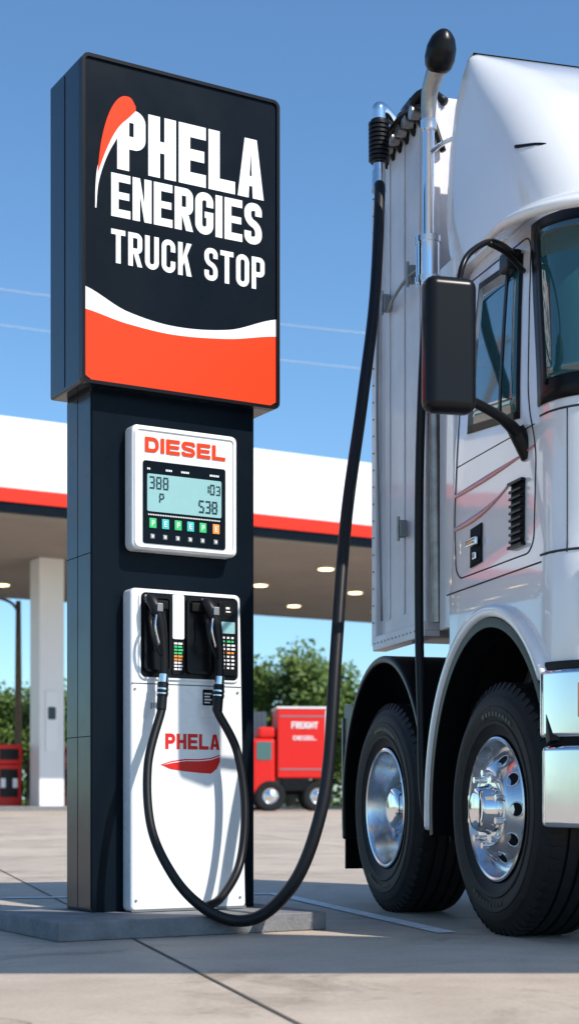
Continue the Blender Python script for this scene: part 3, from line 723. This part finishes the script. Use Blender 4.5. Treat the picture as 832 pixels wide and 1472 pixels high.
# ------------------------------------------------------------ background canopy
C=empty('added_shadow_canopy',(-7.79,42,0),PR)
t0,t1,dp=-22,30,17
box('fascia_white',C,t0,t1,0,dp,9.05,10.99,'canopyw',.03)
box('fascia_red',C,t0-.02,t1+.02,-.05,dp+.05,8.68,9.05,'cred')
box('fascia_dark',C,t0,t1,0,dp,8.42,8.68,'navy')
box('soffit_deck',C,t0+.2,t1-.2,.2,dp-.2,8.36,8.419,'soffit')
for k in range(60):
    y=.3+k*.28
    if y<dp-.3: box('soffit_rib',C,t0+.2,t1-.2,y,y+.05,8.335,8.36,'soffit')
for k in range(26): box('fascia_seam',C,t0+k*2,t0+k*2+.012,-.006,.0,9.06,10.97,'line')
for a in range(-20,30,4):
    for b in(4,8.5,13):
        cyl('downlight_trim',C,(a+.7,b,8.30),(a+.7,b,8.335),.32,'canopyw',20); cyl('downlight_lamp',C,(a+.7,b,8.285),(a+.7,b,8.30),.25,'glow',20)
cp=Vector((-7.75+7.79,50-42)); ca=cp.x*.866+cp.y*.5; cb=-cp.x*.5+cp.y*.866
for k in(-16.5,0,16.5):
    box('canopy_column',C,ca+k-.42,ca+k+.42,cb-.42,cb+.42,.3,8.34,'canopyw',.03)
    box('column_kerb',C,ca+k-3.4,ca+k+3.4,cb-.9,cb+.9,.28,.45,'plinth',.03)
rpanel('column_notice',C,ca-.22,ca+.18,2.2,4.1,cb-.47,cb-.43,.04,'white')
rpanel('column_notice_mark',C,ca-.15,ca+.11,3.2,3.6,cb-.48,cb-.472,.04,'lcddark')
cyl('drain_pipe',C,(ca+.75,cb-.2,.4),(ca+.75,cb-.2,8.3),.05,'grey',10)
def dispenser(x,y):
    e=empty('fuel_dispenser',(x,y,.44),PR)
    box('body',e,-.42,.42,-.25,.25,0,1.35,'red',.03); box('head',e,-.45,.45,-.28,.28,1.36,2.0,'red',.04)
    rpanel('screen',e,-.32,.32,1.5,1.85,-.30,-.28,.03,'blacktrim'); rpanel('panel',e,-.3,.3,.3,1.2,-.27,-.25,.03,'blacktrim')
    for s in(-1,1):
        box('side_boot',e,s*.43-.03,s*.43+.03,-.12,.12,.7,1.25,'blacktrim',.02)
        tube('hose',e,[(s*.44,-.1,1.9),(s*.62,-.25,1.3),(s*.6,-.3,.5),(s*.5,-.2,.35),(s*.46,-.14,.8)],.025,'rubber',seg=8)
        rpanel('label',e,s*.2-.08,s*.2+.08,.6,.9,-.28,-.272,.02,'white')
for x in(-10.15,-9.15,-7.0): dispenser(x,50.6+(x+9)*.5)
sl=empty('street_lamp',(-10.4,60,.3))
tube('pole',sl,[(0,0,0),(0,0,4),(0,0,8.0)],[.16,.14,.1],'wood',False,seg=12)
tube('arm',sl,[(0,0,7.6),(-.3,0,7.95),(-.9,0,8.15),(-1.6,0,8.2)],.06,'wood',seg=10)
box('lamp_head',sl,-2.2,-1.5,-.14,.14,8.12,8.26,'grey',.04)
pwr=empty('power_line')
for dz,y in((0,90),(1.5,92)):
    pts=[(x,y,29.8-dz+(x+16)*-.11+.0009*(x*x)) for x in range(-60,80,8)]
    tube('wire',pwr,pts,.018,'line',seg=6,n=3)
for x in(-60,76):
    zt=29.8+(x+16)*-.11+.0009*x*x
    cyl('wire_mast',pwr,(x,91,.29),(x,91,zt+.5),.35,'wood',12)
    cyl('mast_crossarm',pwr,(x,89.5,zt-.2),(x,92.5,zt-.2),.1,'wood',8)
tl=empty('red_box_truck',(.12,48,.3),R(6))
box('body',tl,-.58,.98,-.85,.85,1.0,3.1,'red',.05)
box('body_top_rail',tl,-.60,1.0,-.87,.87,3.1,3.16,'white',.01)
box('lower_skirt',tl,-.45,.40,-.83,.83,.62,.99,'blacktrim',.02); box('chassis',tl,-1.2,.9,-.4,.4,.5,.62,'dark')
box('cab',tl,-1.35,-.62,-.80,.80,.55,2.2,'red',.12,4); box('cab_roof',tl,-1.15,-.62,-.76,.76,2.2,2.55,'red',.1,4)
rpanel('cab_side_window',tl,-1.2,-.75,1.55,2.1,-.82,-.795,.06,'glass')
for z in(1.25,2.85): rpanel('side_rail',tl,-.5,.9,z,z+.04,-.862,-.85,.01,'grey')
rpanel('rear_post',tl,.88,.97,1.05,3.05,-.866,-.85,.02,'white')
text('body_lettering',tl,'FREIGHT',-.15,2.5,.8,.2,.035,'white',-.875)
text('body_lettering_small',tl,'DIESEL',-.10,2.15,.7,.13,.022,'white',-.875)
box('tail_light',tl,.93,1.0,-.80,-.70,.85,.98,'orange',.01)
for fx in(-.78,.66):
    for s in(-1,1):
        lathe('tyre',tl,[(s*.0,.24),(s*.02,.30),(s*.01,.42),(s*-.04,.46),(s*-.16,.46),(s*-.22,.40),(s*-.2,.24)],(fx,s*.86,.46),'tyre',32); lathe('rim',tl,[(0,.24),(s*-.03,.2),(s*-.0,.12),(s*.02,.09),(s*.03,.0001)],(fx,s*.87,.46),'alu',24)
cn=empty('storage_container',(-1.75,53,.3),R(5))
box('body',cn,-.9,.9,-1,1,.1,3.3,'grey',.03)
for k in range(12): box('corrugation',cn,-.85+k*.145,-.79+k*.145,-1.03,-1.001,.2,3.2,'grey',.01,1)
box('skid',cn,-.85,.85,-.9,.9,0,.1,'dark')
# ------------------------------------------------------------ unseen canopy, added only to cast the foreground shadow band
C2=empty('added_shadow_canopy',(0,0,0))
def prism(name,P,pts,za,zb,m):
    k=len(pts); V=[(x,y,za) for x,y in pts]+[(x,y,zb) for x,y in pts]
    F=[tuple(range(k))[::-1],tuple(range(k,2*k))]+[(i,(i+1)%k,k+(i+1)%k,k+i) for i in range(k)]
    o=mk(name,V,F,m,P); fixn(o); return o
fp=[(-1.5,1.92),(10.5,2.0),(10.5,2.6),(5.4,2.95),(1.0,4.15),(-1.5,4.45)]  # outline slanted to shape the shadow it throws on the ground
prism('shadow_slab',C2,fp,5.5,5.8,'canopyw'); 
prism('shadow_slab_band',C2,[(x+(.02 if x>0 else -.02),y+(.02 if y>2.2 else -.02)) for x,y in fp],5.8,5.95,'cred')
for x in(-1.3,10.2): box('shadow_slab_post',C2,x-.1,x+.1,2.1,2.3,0,5.5,'canopyw',.01)
# ------------------------------------------------------------ trees
def tree_mesh(seed,h,rad,nl):
    rnd=random.Random(seed); V=[];F=[];MI=[]
    def limb(p0,p1,r0,r1,n=7):
        b=len(V); d=(p1-p0).normalized(); u=d.orthogonal().normalized(); w=d.cross(u)
        for p,r in((p0,r0),(p1,r1)):
            for k in range(n):
                a=2*math.pi*k/n; V.append(p+(u*math.cos(a)+w*math.sin(a))*r)
        for k in range(n): F.append((b+k,b+(k+1)%n,b+n+(k+1)%n,b+n+k)); MI.append(0)
    top=Vector((0,0,h*.45)); limb(Vector((0,0,0)),top,.28,.17)
    cl=[]
    for i in range(30):
        a=rnd.random()*6.283; el=rnd.uniform(-.35,1.1); rr=rad*rnd.uniform(.4,1.0)
        c=Vector((math.cos(a)*rr*math.cos(el),math.sin(a)*rr*math.cos(el),h*.52+math.sin(el)*h*.42*rnd.uniform(.7,1.05)))
        cl.append((c,rad*rnd.uniform(.2,.40)))
        if i<12: limb(Vector((0,0,h*rnd.uniform(.25,.44))),c,.09,.02,5)
    for i in range(nl):
        c,r=cl[rnd.randrange(len(cl))]
        d=Vector((rnd.gauss(0,1),rnd.gauss(0,1),rnd.gauss(0,.8))).normalized()*r*rnd.uniform(.3,1.15)
        p=c+d; s=rnd.uniform(.08,.19); u=Vector((rnd.gauss(0,1),rnd.gauss(0,1),rnd.gauss(0,1))).normalized(); w=u.orthogonal().normalized()
        b=len(V); V.extend([p+u*s,p+w*s*.7,p-u*s,p-w*s*.7]); F.append((b,b+1,b+2,b+3)); MI.append(1)
    me=bpy.data.meshes.new('tree_mesh'); me.from_pydata([tuple(v) for v in V],[],F); me.materials.append(M['bark']); me.materials.append(M['leaf'])
    me.polygons.foreach_set('material_index',MI); me.update(); return me
TM=[tree_mesh(1,8,3.2,9000),tree_mesh(2,7.2,3.0,8500),tree_mesh(3,6.5,3.2,8500)]
pos=[(.1,82,1.12,0),(3.6,82,.92,1),(6.0,88,.8,2),(-3.2,84,1.0,1),(-13.6,82,.92,0),(-17.2,84,.95,2),(-11.2,86,.88,1),(9.5,92,.8,0),(-21,90,.9,1),(14,90,.9,2),(-8,90,.9,2),(1.8,94,1.0,2)]
for i,(x,y,s,k) in enumerate(pos):
    o=bpy.data.objects.new('oak_tree',TM[k]); scn.collection.objects.link(o); o.location=(x,y,.28); o.scale=(s,s,s); o.rotation_euler=(0,0,i*1.7)
rnd=random.Random(5); V=[];F=[]
for i in range(30000):
    x=rnd.uniform(-45,45); hh=3.2+1.0*math.sin(x*.7)+.7*math.sin(x*1.9+1)
    y=95+rnd.uniform(-1.5,1.5); z=.3+rnd.random()**.7*hh; s=rnd.uniform(.12,.25); p=Vector((x,y,z))
    u=Vector((rnd.gauss(0,1),rnd.gauss(0,1),rnd.gauss(0,1))).normalized(); w=u.orthogonal().normalized(); b=len(V)
    V+=[p+u*s,p+w*s,p-u*s,p-w*s]; F.append((b,b+1,b+2,b+3))
mk('hedgerow',V,F,'leaf')
# ------------------------------------------------------------ light, world, camera
az=R(131); el=R(46)
sd=Vector((math.sin(az)*math.cos(el),math.cos(az)*math.cos(el),math.sin(el)))
sun=bpy.data.lights.new('sun','SUN'); sun.energy=5.0; sun.angle=R(.5); sun.color=(1,.94,.85)
so=bpy.data.objects.new('sun',sun); scn.collection.objects.link(so); so.rotation_euler=sd.to_track_quat('Z','Y').to_euler()
w=bpy.data.worlds.new('World'); scn.world=w; w.use_nodes=True; nt=w.node_tree
sk=nt.nodes.new('ShaderNodeTexSky'); sk.sky_type='NISHITA'; sk.sun_disc=False; sk.sun_elevation=el; sk.sun_rotation=az; sk.air_density=1.0; sk.dust_density=.4; sk.ozone_density=1.5
bg=nt.nodes['Background']
tint=nt.nodes.new('ShaderNodeMixRGB'); tint.blend_type='MULTIPLY'; tint.inputs[0].default_value=1; tint.inputs[2].default_value=(.80,1.10,1.30,1)
nt.links.new(sk.outputs[0],tint.inputs[1]); nt.links.new(tint.outputs[0],bg.inputs[0]); bg.inputs[1].default_value=.135
cam=bpy.data.cameras.new('camera'); co=bpy.data.objects.new('camera',cam); scn.collection.objects.link(co); scn.camera=co
co.location=(0,0,.6); co.rotation_euler=(R(90),0,0); cam.lens=54.9; cam.sensor_width=36; cam.shift_y=.2826; cam.clip_end=5000
cam.dof.use_dof=True; cam.dof.focus_distance=7.3; cam.dof.aperture_fstop=3.2
scn.view_settings.view_transform='Standard'; scn.view_settings.look='None'; scn.view_settings.exposure=0
